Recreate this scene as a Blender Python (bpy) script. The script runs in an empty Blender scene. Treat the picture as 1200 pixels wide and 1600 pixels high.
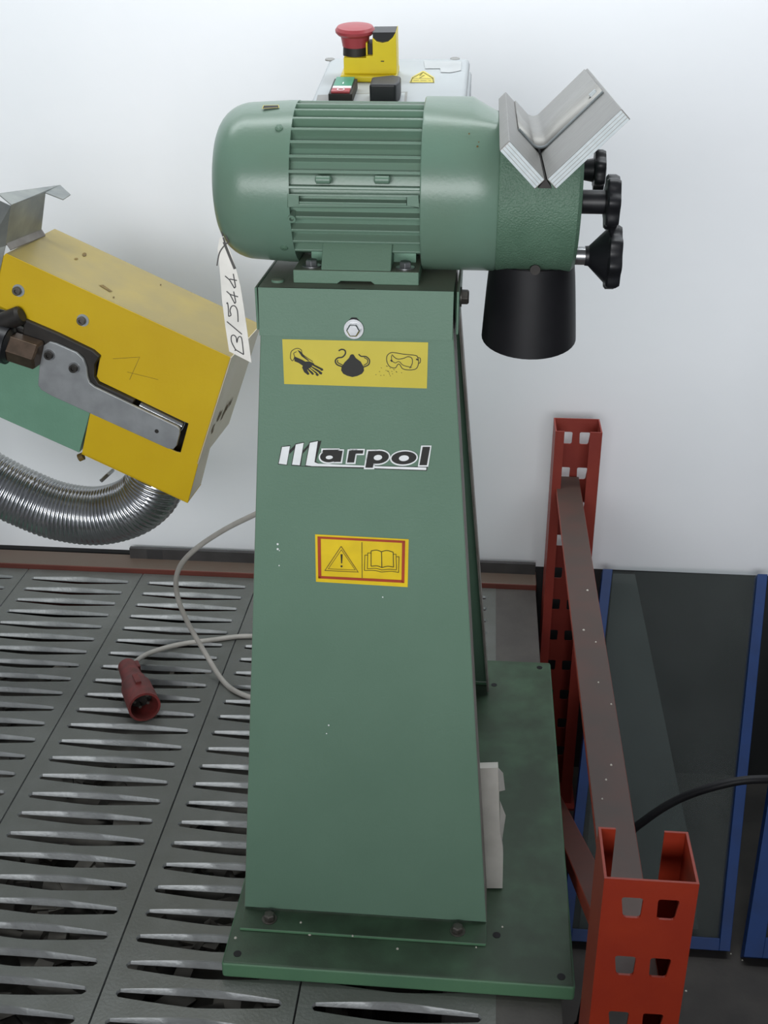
import bpy, bmesh, math, random
from math import sin, cos, radians, pi
from mathutils import Vector as V, Matrix
random.seed(7)
scn = bpy.context.scene
col = scn.collection

# ------------------------------------------------------------------ camera
F, PITCH, YAW, EYE = 1820.0, radians(25.4), radians(4.96), 1.68      # focal length in px of the 1200x1600 frame
cd = bpy.data.cameras.new('camera'); cam = bpy.data.objects.new('camera', cd); col.objects.link(cam)
cam.location = (0, 0, EYE); cam.rotation_euler = (pi/2 - PITCH, 0, YAW)
cd.sensor_fit = 'VERTICAL'; cd.sensor_height = 24; cd.lens = 24*F/1600; cd.clip_start = .01
scn.camera = cam
# ------------------------------------------------------------------ light
w = bpy.data.worlds.new('world'); scn.world = w; w.use_nodes = True
w.node_tree.nodes['Background'].inputs[0].default_value = (.88, .92, 1.0, 1)
w.node_tree.nodes['Background'].inputs[1].default_value = .13
def area(name, loc, tgt, sx, sy, power, colr):
    l = bpy.data.lights.new(name, 'AREA'); l.shape = 'RECTANGLE'; l.size = sx; l.size_y = sy; l.energy = power; l.color = colr
    o = bpy.data.objects.new(name, l); col.objects.link(o); o.location = loc
    o.rotation_euler = (V(tgt)-V(loc)).to_track_quat('-Z', 'Y').to_euler(); return o
area('ceiling_lamp', (-.1, 1.6, 2.8), (-.1, 2.2, 1.75), 2.6, .3, 22, (.93, .975, 1.0))
area('window_light', (-.4, -2.6, 1.85), (-.1, 2.0, 1.45), 3.0, 1.2, 78, (.97, .98, 1.0))
scn.view_settings.view_transform = 'Standard'; scn.view_settings.look = 'None'
scn.view_settings.gamma = 1; scn.view_settings.use_curve_mapping = False
scn.view_settings.exposure = 0.5

# ------------------------------------------------------------------ survey helpers: a sighting in the photograph meets a known plane
_f0 = V((-sin(YAW), cos(YAW), 0)); _r = V((cos(YAW), sin(YAW), 0)); _z = V((0, 0, 1)); CAM = V((0, 0, EYE))
_fw = _f0*cos(PITCH)-_z*sin(PITCH); _up = _f0*sin(PITCH)+_z*cos(PITCH)
def ray(u, v): return _fw*F+_r*(u-600)+_up*(800-v)
def atY(u, v, Y): d = ray(u, v); return CAM+d*(Y/d.y)
def atZ(u, v, Z): d = ray(u, v); return CAM+d*((Z-EYE)/d.z)
def atX(u, v, X): d = ray(u, v); return CAM+d*(X/d.x)
def pl(u, v, p, n): d = ray(u, v); return CAM+d*((p-CAM).dot(n)/d.dot(n))

# ------------------------------------------------------------------ materials
def s2l(c): return tuple(((x/255)/12.92 if x/255 <= .04045 else ((x/255+.055)/1.055)**2.4) for x in c)
# overall reflectance of each finish (the rest take 0.75)
PAINT = dict(white_wall_paint=1, white_print=1, cream_tag_card=.95, white_card=.85, light_grey_plastic=.68, yellow_enamel=.9, yellow_plastic=.9, yellow_sticker=.85, orange_yellow_sticker=.9,
             galvanised_deck=1, pale_green_paint=.95, green_enamel=.82, green_motor_paint=.8, green_cast_paint=.8, grimy_yellow_sheet=1, grimy_sheet_edge=1.1, dirty_red_plastic=.6, plain_deck_sheet=.8, grey_cable=.8, sawn_aluminium=.58, zinc_bolt=.75, aluminium_duct=1, orange_rack_paint=.5, red_rack_paint=.6, red_plastic=.9)
def mat(name, c, rough=.5, metal=0.0, c2=None, scale=30, bump=0.0, bscale=300, dust_shade=None, dust_shade_amt=.8, dust_shade_min=.55, spec=.5, detail=3, lo=.35, hi=.65, trans=0, stretch=None):
    m = bpy.data.materials.new(name); m.use_nodes = True; nt = m.node_tree; b = nt.nodes['Principled BSDF']
    b.inputs['Roughness'].default_value = rough; b.inputs['Metallic'].default_value = metal
    b.inputs['Specular IOR Level'].default_value = spec
    if trans: b.inputs['Transmission Weight'].default_value = trans
    tc = nt.nodes.new('ShaderNodeTexCoord'); vec = tc.outputs['Object']
    if stretch:
        mp = nt.nodes.new('ShaderNodeMapping'); mp.inputs['Scale'].default_value = stretch
        nt.links.new(vec, mp.inputs['Vector']); vec = mp.outputs['Vector']
    out = None
    kd = PAINT.get(name, .75)
    a = (*[x*kd for x in s2l(c)], 1); bb = (*[x*kd for x in s2l(c2 or [min(255, x*1.06+2) for x in c])], 1)
    n = nt.nodes.new('ShaderNodeTexNoise'); n.inputs['Scale'].default_value = scale; n.inputs['Detail'].default_value = detail
    nt.links.new(vec, n.inputs['Vector'])
    r = nt.nodes.new('ShaderNodeMapRange'); r.inputs[1].default_value = lo; r.inputs[2].default_value = hi
    nt.links.new(n.outputs['Fac'], r.inputs[0])
    mx = nt.nodes.new('ShaderNodeMix'); mx.data_type = 'RGBA'; mx.inputs[6].default_value = a; mx.inputs[7].default_value = bb
    nt.links.new(r.outputs[0], mx.inputs[0]); out = mx.outputs[2]
    if dust_shade:                                                   # upward faces: settled dusty layer, with shade painted in on deck and base
        g = nt.nodes.new('ShaderNodeNewGeometry'); sp = nt.nodes.new('ShaderNodeSeparateXYZ'); nt.links.new(g.outputs['Normal'], sp.inputs[0])
        dr = nt.nodes.new('ShaderNodeMapRange'); dr.inputs[1].default_value = .55; dr.inputs[2].default_value = .9; dr.inputs[4].default_value = dust_shade_amt
        nt.links.new(sp.outputs['Z'], dr.inputs[0])
        n3 = nt.nodes.new('ShaderNodeTexNoise'); n3.inputs['Scale'].default_value = 18; n3.inputs['Detail'].default_value = 5; nt.links.new(tc.outputs['Object'], n3.inputs['Vector'])
        r3 = nt.nodes.new('ShaderNodeMapRange'); r3.inputs[1].default_value = .25; r3.inputs[2].default_value = .6; r3.inputs[3].default_value = dust_shade_min; nt.links.new(n3.outputs['Fac'], r3.inputs[0])
        mm = nt.nodes.new('ShaderNodeMath'); mm.operation = 'MULTIPLY'; nt.links.new(dr.outputs[0], mm.inputs[0]); nt.links.new(r3.outputs[0], mm.inputs[1])
        m2 = nt.nodes.new('ShaderNodeMix'); m2.data_type = 'RGBA'; m2.inputs[7].default_value = (*[x*kd for x in s2l(dust_shade)], 1)
        nt.links.new(out, m2.inputs[6]); nt.links.new(mm.outputs[0], m2.inputs[0]); out = m2.outputs[2]
    nt.links.new(out, b.inputs['Base Color'])
    if bump:
        n2 = nt.nodes.new('ShaderNodeTexNoise'); n2.inputs['Scale'].default_value = bscale; n2.inputs['Detail'].default_value = 2; nt.links.new(vec, n2.inputs['Vector'])
        bp = nt.nodes.new('ShaderNodeBump'); bp.inputs['Strength'].default_value = bump; bp.inputs['Distance'].default_value = .002
        nt.links.new(n2.outputs['Fac'], bp.inputs['Height']); nt.links.new(bp.outputs['Normal'], b.inputs['Normal'])
    return m
M = dict(
 wall=mat('white_wall_paint', (238, 241, 244), .7, c2=(242, 244, 247), scale=3, bump=.12, bscale=40),
 dado=mat('dark_dado_paint', (44, 45, 46), .7, c2=(52, 52, 52), scale=8),
 floor=mat('dark_concrete', (58, 55, 53), .75, c2=(74, 70, 66), scale=9, bump=.3, bscale=120),
 green=mat('green_enamel', (111, 144, 123), .5, c2=(115, 148, 127), scale=7, spec=.3, bump=.12, bscale=420, dust_shade=(128, 122, 108), dust_shade_amt=.75),
 green_base=mat('green_base_enamel', (108, 156, 118), .5, c2=(100, 146, 112), scale=9, bump=.12, bscale=420, dust_shade=(52, 60, 48), dust_shade_amt=.85, dust_shade_min=.7),  # dusty top also painted darker, as shade from weak overhead light
 green_motor=mat('green_motor_paint', (120, 150, 130), .30, c2=(121, 154, 135), scale=14, bump=.05, bscale=300, dust_shade=(116, 130, 116), dust_shade_amt=.45),
 green_cast=mat('green_cast_paint', (96, 130, 108), .45, c2=(104, 138, 116), scale=40, bump=.6, bscale=520),
 green_flat=mat('pale_green_paint', (108, 152, 128), .45, c2=(114, 158, 134), scale=20, bump=.1, bscale=300),
 edge=mat('grimy_sheet_edge', (132, 128, 122), .6, c2=(112, 106, 100), scale=25),
 deck=mat('galvanised_deck', (164, 167, 167), .42, .4, c2=(146, 149, 149), scale=26, bump=.2, bscale=220, detail=6, dust_shade=(104, 106, 101), dust_shade_amt=1, dust_shade_min=.86),  # dusty tops darker, slot lips bright: light on the bends put into colour
 deck_plain=mat('plain_deck_sheet', (100, 96, 92), .55, .3, c2=(92, 88, 85), scale=24, bump=.2, bscale=180, detail=6),
 orange=mat('orange_rack_paint', (190, 56, 16), .5, c2=(180, 50, 16), scale=20, bump=.08, bscale=200),
 red=mat('red_rack_paint', (178, 66, 50), .5, c2=(166, 58, 46), scale=14, bump=.08, bscale=200),
 beam=mat('dusty_beam', (118, 56, 44), .6, c2=(104, 50, 40), scale=12, dust_shade=(108, 94, 82), dust_shade_amt=1, dust_shade_min=.85),
 brace=mat('dusty_brace', (188, 70, 44), .55, c2=(176, 64, 42), scale=20, dust_shade=(80, 63, 56), dust_shade_amt=1, dust_shade_min=.92),
 yellow=mat('yellow_enamel', (226, 190, 14), .40, c2=(220, 182, 10), scale=9, bump=.05, bscale=300, dust_shade=(150, 136, 86), dust_shade_amt=.93, dust_shade_min=.85),
 yellow_plain=mat('yellow_plastic', (236, 212, 30), .4, c2=(228, 204, 26), scale=30),
 grimy=mat('grimy_yellow_sheet', (222, 212, 192), .5, c2=(212, 202, 176), scale=10),
 stain=mat('brown_stain', (96, 74, 26), .6, c2=(140, 112, 40), scale=80),
 alu=mat('sawn_aluminium', (176, 175, 170), .42, .55, c2=(162, 160, 155), scale=60, stretch=(1, 6, 1)),
 alu_edge=mat('bright_aluminium_edge', (192, 200, 202), .45, .5, c2=(180, 190, 192), scale=160, stretch=(1, 1, 1)),
 alu_plate=mat('matt_aluminium', (190, 194, 196), .38, .5, c2=(172, 176, 178), scale=35),
 galv=mat('galvanised_sheet', (176, 180, 174), .4, .4, c2=(140, 146, 146), scale=18, detail=6),
 duct=mat('aluminium_duct', (196, 198, 200), .22, .95, c2=(178, 180, 184), scale=20),
 chrome=mat('zinc_bolt', (200, 202, 204), .28, .9, c2=(180, 182, 184), scale=60),
 steel=mat('dull_steel', (128, 124, 118), .45, .7, c2=(108, 104, 98), scale=80),
 bronze=mat('brown_nut', (112, 94, 80), .4, .6, c2=(92, 78, 66), scale=60),
 black=mat('black_plastic', (26, 27, 31), .42, c2=(30, 31, 35), scale=20),
 rubber=mat('black_rubber', (20, 20, 24), .5, spec=.3, c2=(28, 28, 31), scale=20),
 dark=mat('dark_steel', (44, 42, 40), .55, .3, c2=(58, 54, 50), scale=40),
 ink=mat('black_ink', (34, 34, 30), .6), inkgrey=mat('pen_ink', (62, 62, 66), .6),
 white=mat('white_print', (232, 236, 236), .5), paper=mat('white_card', (214, 212, 204), .7, c2=(200, 198, 190), scale=30, bump=.2, bscale=90),
 tag=mat('cream_tag_card', (238, 236, 228), .6), string=mat('grey_string', (112, 110, 108), .8),
 sticker=mat('yellow_sticker', (226, 208, 52), .4, c2=(220, 202, 48), scale=25), redink=mat('red_print', (190, 66, 26), .5),
 sticker2=mat('orange_yellow_sticker', (240, 206, 20), .4),
 boxgrey=mat('light_grey_plastic', (205, 212, 214), .45, c2=(198, 204, 206), scale=10), tape=mat('clear_grey_tape', (186, 190, 190), .25),
 plategrey=mat('grey_label', (150, 150, 146), .5), redplastic=mat('red_plastic', (172, 68, 74), .4, c2=(164, 62, 68), scale=40),
 greenplastic=mat('green_button', (64, 150, 120), .35), plug=mat('dirty_red_plastic', (158, 62, 60), .5, c2=(122, 56, 52), scale=45),
 cable=mat('grey_cable', (196, 192, 184), .5, c2=(182, 178, 170), scale=30), blue=mat('blue_frame_paint', (5, 56, 118), .45, c2=(5, 50, 106), scale=20),
 strip=mat('dark_steel_strip', (92, 90, 90), .55, .4, c2=(76, 74, 74), scale=14), stripdark=mat('black_patch', (56, 55, 56), .6),
 wood=mat('offcut_grey', (120, 116, 108), .7, c2=(84, 80, 74), scale=16), crate=mat('dark_board', (60, 54, 48), .8, c2=(50, 45, 40), scale=14),
 wedge_board=mat('glass_wedge_board', (96, 98, 96), .8, c2=(86, 88, 86), scale=12),
 chip=mat('white_chip', (216, 212, 200), .8),
)
g = bpy.data.materials.new('dusty_glass'); g.use_nodes = True; nt = g.node_tree; pb = nt.nodes['Principled BSDF']     # dusty pane: mostly clear with a grey film
pb.inputs['Base Color'].default_value = (*s2l((120, 124, 122)), 1); pb.inputs['Roughness'].default_value = .12
tr = nt.nodes.new('ShaderNodeBsdfTransparent'); tr.inputs[0].default_value = (.80, .84, .84, 1); ms = nt.nodes.new('ShaderNodeMixShader')
nz = nt.nodes.new('ShaderNodeTexNoise'); nz.inputs['Scale'].default_value = 5; nr = nt.nodes.new('ShaderNodeMapRange'); nr.inputs[3].default_value = .08; nr.inputs[4].default_value = .16
nt.links.new(nz.outputs['Fac'], nr.inputs[0]); nt.links.new(nr.outputs[0], ms.inputs[0]); nt.links.new(tr.outputs[0], ms.inputs[1]); nt.links.new(pb.outputs[0], ms.inputs[2])
nt.links.new(ms.outputs[0], nt.nodes['Material Output'].inputs[0]); M['glass'] = g

# ------------------------------------------------------------------ mesh helpers
WL = {}
def empty(name, loc, label, cat, group=None):
    o = bpy.data.objects.new(name, None); col.objects.link(o); o.location = loc; o.empty_display_size = .05
    o['label'] = label; o['category'] = cat
    if group: o['group'] = group
    WL[o] = V(loc); return o
def tag(o, label, cat, group=None, kind=None):
    o['label'] = label
    if cat: o['category'] = cat
    if group: o['group'] = group
    if kind: o['kind'] = kind
    return o
def basis(ax):
    ax = V(ax).normalized(); t = V((0, 0, 1)) if abs(ax.z) < .9 else V((1, 0, 0))
    a = ax.cross(t).normalized(); b = ax.cross(a).normalized(); return a, b
class MB:
    def __init__(s): s.v = []; s.f = []; s.mi = []
    def add(s, vs, fs, mi=0):
        k = len(s.v); s.v += [V(x) for x in vs]; s.f += [tuple(i+k for i in f) for f in fs]; s.mi += [mi]*len(fs); return s
    def box(s, c, d, R=None, mi=0):
        c = V(c); vs = []
        for sx in (-1, 1):
            for sy in (-1, 1):
                for sz in (-1, 1):
                    p = V((sx*d[0]/2, sy*d[1]/2, sz*d[2]/2)); vs.append(c+(R@p if R else p))
        return s.add(vs, [(0, 1, 3, 2), (4, 6, 7, 5), (0, 4, 5, 1), (2, 3, 7, 6), (0, 2, 6, 4), (1, 5, 7, 3)], mi)
    def bb(s, a, b, mi=0): a = V(a); b = V(b); return s.box((a+b)/2, (b-a), None, mi)
    def prism(s, pts, ext, mi=0):
        n = len(pts); pts = [V(p) for p in pts]; e = V(ext)
        fs = [tuple(range(n)), tuple(range(2*n-1, n-1, -1))]+[(i, i+n, (i+1) % n+n, (i+1) % n) for i in range(n)]
        return s.add(pts+[p+e for p in pts], fs, mi)
    def poly(s, pts, mi=0): return s.add(pts, [tuple(range(len(pts)))], mi)
    def lathe(s, p0, ax, prof, n=48, mi=0, cap=True):
        p0 = V(p0); ax = V(ax).normalized(); a, b = basis(ax); vs = []; fs = []
        for t, r in prof:
            for i in range(n): th = 2*pi*i/n; vs.append(p0+ax*t+(a*cos(th)+b*sin(th))*r)
        for k in range(len(prof)-1):
            for i in range(n): j = (i+1) % n; fs.append((k*n+i, k*n+j, (k+1)*n+j, (k+1)*n+i))
        if cap: fs += [tuple(range(n-1, -1, -1)), tuple(range((len(prof)-1)*n, len(prof)*n))]
        return s.add(vs, fs, mi)
    def cyl(s, p0, p1, r0, r1=None, n=24, mi=0):
        d = V(p1)-V(p0); return s.lathe(p0, d, [(0, r0), (d.length, r1 if r1 is not None else r0)], n, mi)
    def tube(s, pts, r, n=10, mi=0, cap=True, rf=None):
        pts = [V(p) for p in pts]; vs = []; fs = []; a = None
        for k, p in enumerate(pts):
            t = (pts[min(k+1, len(pts)-1)]-pts[max(k-1, 0)]).normalized()
            if a is None: a, b = basis(t)
            else: a = (a-t*a.dot(t)).normalized(); b = t.cross(a)
            b = t.cross(a); rr = rf(k) if rf else r
            for i in range(n): th = 2*pi*i/n; vs.append(p+(a*cos(th)+b*sin(th))*rr)
        for k in range(len(pts)-1):
            for i in range(n): j = (i+1) % n; fs.append((k*n+i, k*n+j, (k+1)*n+j, (k+1)*n+i))
        if cap: fs += [tuple(range(n-1, -1, -1)), tuple(range((len(pts)-1)*n, len(pts)*n))]
        return s.add(vs, fs, mi)
    def ribbon(s, pts, wd, nrm, mi=0, close=False):
        pts = [V(p) for p in pts]; n = len(pts); nrm = V(nrm).normalized(); L = []; Rr = []
        for i, p in enumerate(pts):
            if close: t0 = (p-pts[i-1]).normalized(); t1 = (pts[(i+1) % n]-p).normalized()
            else: t0 = (p-pts[max(i-1, 0)]); t1 = (pts[min(i+1, n-1)]-p); t0 = t0.normalized() if t0.length > 1e-9 else t1.normalized(); t1 = t1.normalized() if t1.length > 1e-9 else t0
            tt = (t0+t1).normalized(); sd = nrm.cross(tt).normalized(); kk = min(1/max(.35, sd.dot(nrm.cross(t1))), 1.8)
            L.append(p+sd*wd/2*kk); Rr.append(p-sd*wd/2*kk)
        fs = [(i, (i+1) % n, (i+1) % n+n, i+n) for i in range(n if close else n-1)]
        return s.add(L+Rr, fs, mi)
    def build(s, name, m, parent=None, bev=0, smooth=True, solid=0, ang=35):
        lo = V((min(p.x for p in s.v), min(p.y for p in s.v), min(p.z for p in s.v))); hi = V((max(p.x for p in s.v), max(p.y for p in s.v), max(p.z for p in s.v)))
        o0 = V(((lo.x+hi.x)/2, (lo.y+hi.y)/2, lo.z))
        me = bpy.data.meshes.new(name); me.from_pydata([p-o0 for p in s.v], [], s.f); me.update()
        for k in (m if isinstance(m, (list, tuple)) else [m]): me.materials.append(M[k])
        if isinstance(m, (list, tuple)):
            for p, i in zip(me.polygons, s.mi): p.material_index = i
        bm = bmesh.new(); bm.from_mesh(me); bmesh.ops.remove_doubles(bm, verts=bm.verts, dist=1e-6); bmesh.ops.recalc_face_normals(bm, faces=bm.faces); bm.to_mesh(me); bm.free()
        if smooth:
            for p in me.polygons: p.use_smooth = True
            me.set_sharp_from_angle(angle=radians(ang))
        o = bpy.data.objects.new(name, me); col.objects.link(o); WL[o] = o0
        if parent: o.parent = parent; o.location = o0-WL[parent]
        else: o.location = o0
        if solid: md = o.modifiers.new('thickness', 'SOLIDIFY'); md.thickness = solid; md.offset = 0
        if bev: md = o.modifiers.new('bevel', 'BEVEL'); md.width = bev; md.segments = 2; md.limit_method = 'ANGLE'; md.angle_limit = radians(40); md.harden_normals = smooth
        return o
def flat(name, pts, m, parent, nrm=None, off=0):
    if nrm is not None: pts = [p+V(nrm)*off for p in pts]
    return MB().poly(pts).build(name, m, parent, smooth=False)
def smoothpts(pts, n=8):
    pts = [V(p) for p in pts]; out = []
    for i in range(len(pts)-1):
        p0 = pts[max(i-1, 0)]; p1 = pts[i]; p2 = pts[i+1]; p3 = pts[min(i+2, len(pts)-1)]
        for k in range(n):
            t = k/n; out.append(.5*((2*p1)+(p2-p0)*t+(2*p0-5*p1+4*p2-p3)*t*t+(3*p1-p0-3*p2+p3)*t**3))
    return out+[pts[-1]]
def clone(o, parent, world):                          # same mesh, another place
    c = o.copy(); col.objects.link(c); c.parent = parent; WL[c] = V(world); c.location = V(world)-(WL[parent] if parent else V()); return c
def bolt(name, p, ax, r, h, parent, m='chrome', washer=1.5, wt=.0015):
    ax = V(ax).normalized(); b = MB(); p = V(p)
    if washer: b.lathe(p, ax, [(0, r*washer), (wt, r*washer)], 24)
    b.lathe(p+ax*wt, ax, [(0, r), (h*.8, r), (h, r*.82)], 6)
    return b.build(name, m, parent, bev=.0003)

# ================================================================== the setting
fl = MB().bb((-3, -4, -.05), (3, 2.4, 0)).build('floor', 'floor', smooth=False); tag(fl, 'dark dusty concrete floor under the rack', None, kind='structure')
DZ = .517
wb = MB().bb((-3, 2.2, DZ), (3, 2.35, 3.2)).build('wall_back', 'wall', smooth=False); tag(wb, 'plain white painted wall behind the machines', None, kind='structure')
wd = MB().bb((-3, 2.2, 0), (3, 2.35, DZ)).build('trim_1', 'dado', smooth=False); tag(wd, 'dark painted lower band of the wall', None, kind='structure')

lw = MB().bb((-3, -.95, 0), (3, -.80, 1.17)).build('added_shade_wall', 'wall', smooth=False); tag(lw, 'low white partition added behind the viewer to shade the lower scene', None, kind='structure')  # added unseen low wall, blocks window light from the lower half
# ================================================================== pallet rack
DK = .5
def post_mesh(y_web, sgn, z1, x0=.133, first=.034):  # lipped channel with two columns of tapered holes; sgn: direction of the flanges
    t = .0025; x1 = x0+.0875; d = .072; lip = .017
    b = MB(); rows = []; z = z1-first
    while z > .03: rows.append(z); z -= .0745
    rows = rows[::-1]; hh = .0165
    xc = [0, .0155, .0405, .0495, .0745, x1-x0]          # column borders; holes in cells 1 and 3
    zs = [0]
    for k in rows: zs += [k-hh, k+hh]
    zs.append(z1); yf, yb_ = y_web, y_web+sgn*t
    for i in range(len(zs)-1):
        for j in range(5):
            xa, xb, za, zb_ = x0+xc[j], x0+xc[j+1], zs[i], zs[i+1]
            if i % 2 == 0 or j not in (1, 3):
                for yy in (yf, yb_): b.add([(xa, yy, za), (xb, yy, za), (xb, yy, zb_), (xa, yy, zb_)], [(0, 1, 2, 3)])
                continue
            O = []; I = []; cx = (xa+xb)/2; cz = (za+zb_)/2
            C4 = [(xa, za), (xb, za), (xb, zb_), (xa, zb_)]; tp = .0012 if j == 1 else -.0012
            q = [(cx-.0082+tp, cz-.0125), (cx+.0082+tp, cz-.0125), (cx+.0102, cz+.0125), (cx-.0102, cz+.0125)]
            for e in range(4):
                p, p2 = V((*C4[e], 0)), V((*C4[(e+1) % 4], 0)); a, a2, pv = V((*q[e], 0)), V((*q[(e+1) % 4], 0)), V((*q[e-1], 0))
                O += [p, p.lerp(p2, .2), p.lerp(p2, .8)]; r_ = .0028
                I += [a+((a2-a).normalized()+(pv-a).normalized())*r_*.3, a+(a2-a).normalized()*r_, a2+(a-a2).normalized()*r_]
            n = len(O)
            vs = [(p.x, yf, p.y) for p in O]+[(p.x, yf, p.y) for p in I]+[(p.x, yb_, p.y) for p in I]+[(p.x, yb_, p.y) for p in O]
            b.add(vs, [(k*n+m, k*n+(m+1) % n, (k+1)*n+(m+1) % n, (k+1)*n+m) for k in range(3) for m in range(n)])
    b.add([(x0, yf, z1), (x1, yf, z1), (x1, yb_, z1), (x0, yb_, z1)], [(0, 1, 2, 3)])
    for xx in (x0, x1): b.add([(xx, yf, 0), (xx, yb_, 0), (xx, yb_, z1), (xx, yf, z1)], [(0, 1, 2, 3)])
    ya, yb2 = sorted((yb_+sgn*.0001, y_web+sgn*d)); b.bb((x0, ya, 0), (x0+t, yb2, z1)); b.bb((x1-t, ya, 0), (x1, yb2, z1))
    yl = y_web+sgn*d; ya, yb2 = sorted((yl, yl-sgn*t))
    b.bb((x0+t+.0001, ya, 0), (x0+lip, yb2, z1)); b.bb((x1-lip-.006, ya, 0), (x1-t-.0001, yb2, z1))
    return b
fr = empty('rack_end_frame', (.18, 1.48, 0), 'orange punched rack end frame with dusty brown brace beside the green machine', 'rack frame')
post_mesh(.852, 1, .903).build('post', 'orange', fr, smooth=False)['label'] = 'near bright orange punched post'
post_mesh(2.135, -1, .878, .1445, .040).build('post', 'red', fr, smooth=False)['label'] = 'far red punched post against the wall'
br = MB().bb((.1535, .872, .751), (.2005, 2.125, .76)).build('brace', 'brace', fr, bev=.0015); br['label'] = 'dusty horizontal brace'
dg = MB(); p0 = V((.182, .905, .72)); p1 = V((.182, 2.06, .03)); dv = (p1-p0).normalized(); nn = V((1, 0, 0)).cross(dv)
dg.prism([p0+V((-.02, 0, 0))-nn*.012, p0+V((.02, 0, 0))-nn*.012, p0+V((.02, 0, 0))+nn*.012, p0+V((-.02, 0, 0))+nn*.012], p1-p0)
dgo = dg.build('diagonal_brace', 'brace', fr, bev=.002)
for y in (.885, 2.1): MB().bb((.125, y-.055, 0), (.24, y+.055, .006)).build('foot_plate', 'orange' if y < 1 else 'red', fr)
rb = MB().prism([(-1.75, 2.128, DK-.09), (-1.75, 2.128, DK+.012), (-1.75, 2.19, DK+.012), (-1.75, 2.19, DK-.09)], (1.882, 0, 0)).build('rack_beam', 'beam', bev=.003)
tag(rb, 'dusty reddish brown rack beam along the foot of the white wall', 'beam')
fb = MB().prism([(-1.75, .862, DK-.10), (-1.75, .862, DK-.005), (-1.75, .897, DK-.005), (-1.75, .897, DK-.10)], (1.882, 0, 0)).build('rack_beam', 'orange', bev=.003)
tag(fb, 'orange rack beam under the front edge of the slotted deck', 'beam')
st = MB().bb((-.738, 2.172, DK+.012), (.13, 2.182, DK+.036)); so = st.build('steel_strip', 'strip', smooth=False)
tag(so, 'dark grey steel strip standing on the dusty rear beam', 'metal strip')
for a, b_ in ((-.70, -.667), (-.05, -.02)): MB().bb((a, 2.1712, DK+.013), (b_, 2.1722, DK+.034)).build('patch', 'stripdark', so)

# ---- slotted deck panels, each a sheet lying on the beams
PW = .2485; PITCHS = .0457; Y0, Y1 = .90, 2.127
def deck_panel_mesh():
    b = MB(); w = PW/2-.0008; hl = .1055; n = 14
    ns = int((Y1-Y0-.03)/PITCHS); ye = Y1-.017-ns*PITCHS
    def hw(x): return .0060+.0098*(1-abs(x/hl)**1.25)
    def lens(y, inset, z, dn=0):
        pts = []; xs = [-hl+.004+(2*hl-.008)*i/n for i in range(n+1)]
        up = [(x, y+(hw(x)-inset*hw(x)), z-dn*(hw(x)/.0138)) for x in xs]; lowr = [(x, y-(hw(x)-inset*hw(x)), z-dn*(hw(x)/.0138)) for x in xs[::-1]]
        e = hl-inset*.004
        return up+[(e, y+.002, z-dn*.45), (e, y-.002, z-dn*.45)]+lowr+[(-e, y-.002, z-dn*.45), (-e, y+.002, z-dn*.45)]
    for k in range(ns):
        y = Y1-.017-(k+.5)*PITCHS; a = y-PITCHS/2; c = y+PITCHS/2
        L0 = lens(y, 0, DK); L1 = lens(y, .10, DK-.0012); L2 = lens(y, .30, DK, .0092); N = len(L0)
        # outer boundary matching the lens points
        O = []
        for i, (x, yy, z) in enumerate(L0):
            if i <= n: ox = -w if i == 0 else (w if i == n else x); O.append((ox, c, DK))
            elif i == n+1: O.append((w, y+.004, DK))
            elif i == n+2: O.append((w, y-.004, DK))
            elif i <= 2*n+3: ii = i-n-3; ox = w if ii == 0 else (-w if ii == n else x); O.append((ox, a, DK))
            elif i == 2*n+4: O.append((-w, y-.004, DK))
            else: O.append((-w, y+.004, DK))
        vs = O+L0+L1+L2; fs = []
        for i in range(N):
            j = (i+1) % N
            fs += [(i, j, j+N, i+N), (i+N, j+N, j+2*N, i+2*N), (i+2*N, j+2*N, j+3*N, i+3*N)]
        b.add(vs, fs)
    b.add([(-w, ye, DK), (w, ye, DK), (w, Y0, DK), (-w, Y0, DK)], [(0, 1, 2, 3)])
    b.add([(-w, Y1, DK), (w, Y1, DK), (w, Y1-.017, DK), (-w, Y1-.017, DK)], [(0, 1, 2, 3)])
    for sx in (-w, w): b.add([(sx, Y0, DK), (sx, Y1, DK), (sx, Y1, DK-.018), (sx, Y0, DK-.018)], [(0, 1, 2, 3)])
    for yy in (Y0, Y1): b.add([(-w, yy, DK), (w, yy, DK), (w, yy, DK-.018), (-w, yy, DK-.018)], [(0, 1, 2, 3)])
    return b
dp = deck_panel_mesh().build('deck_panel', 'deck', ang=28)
labels = ['slotted grey steel deck panel at the far left edge, only its back corner in view',
          'slotted grey steel deck panel second from the left, against the left picture edge',
          'slotted grey steel deck panel under the red plug',
          'slotted grey steel deck panel under the left edge of the green base',
          'slotted grey steel deck panel under the middle of the green base']
GR = 'slotted deck panels of the rack'
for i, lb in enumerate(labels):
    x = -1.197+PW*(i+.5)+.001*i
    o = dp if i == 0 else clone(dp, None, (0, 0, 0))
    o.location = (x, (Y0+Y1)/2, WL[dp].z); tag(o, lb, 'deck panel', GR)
pp = MB().bb((.0475, Y0, DK-.018), (.1305, Y1, DK)).build('deck_panel', 'deck_plain', bev=.001); tag(pp, 'plain unslotted grey deck strip at the right end of the rack', 'deck panel', None)

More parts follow.
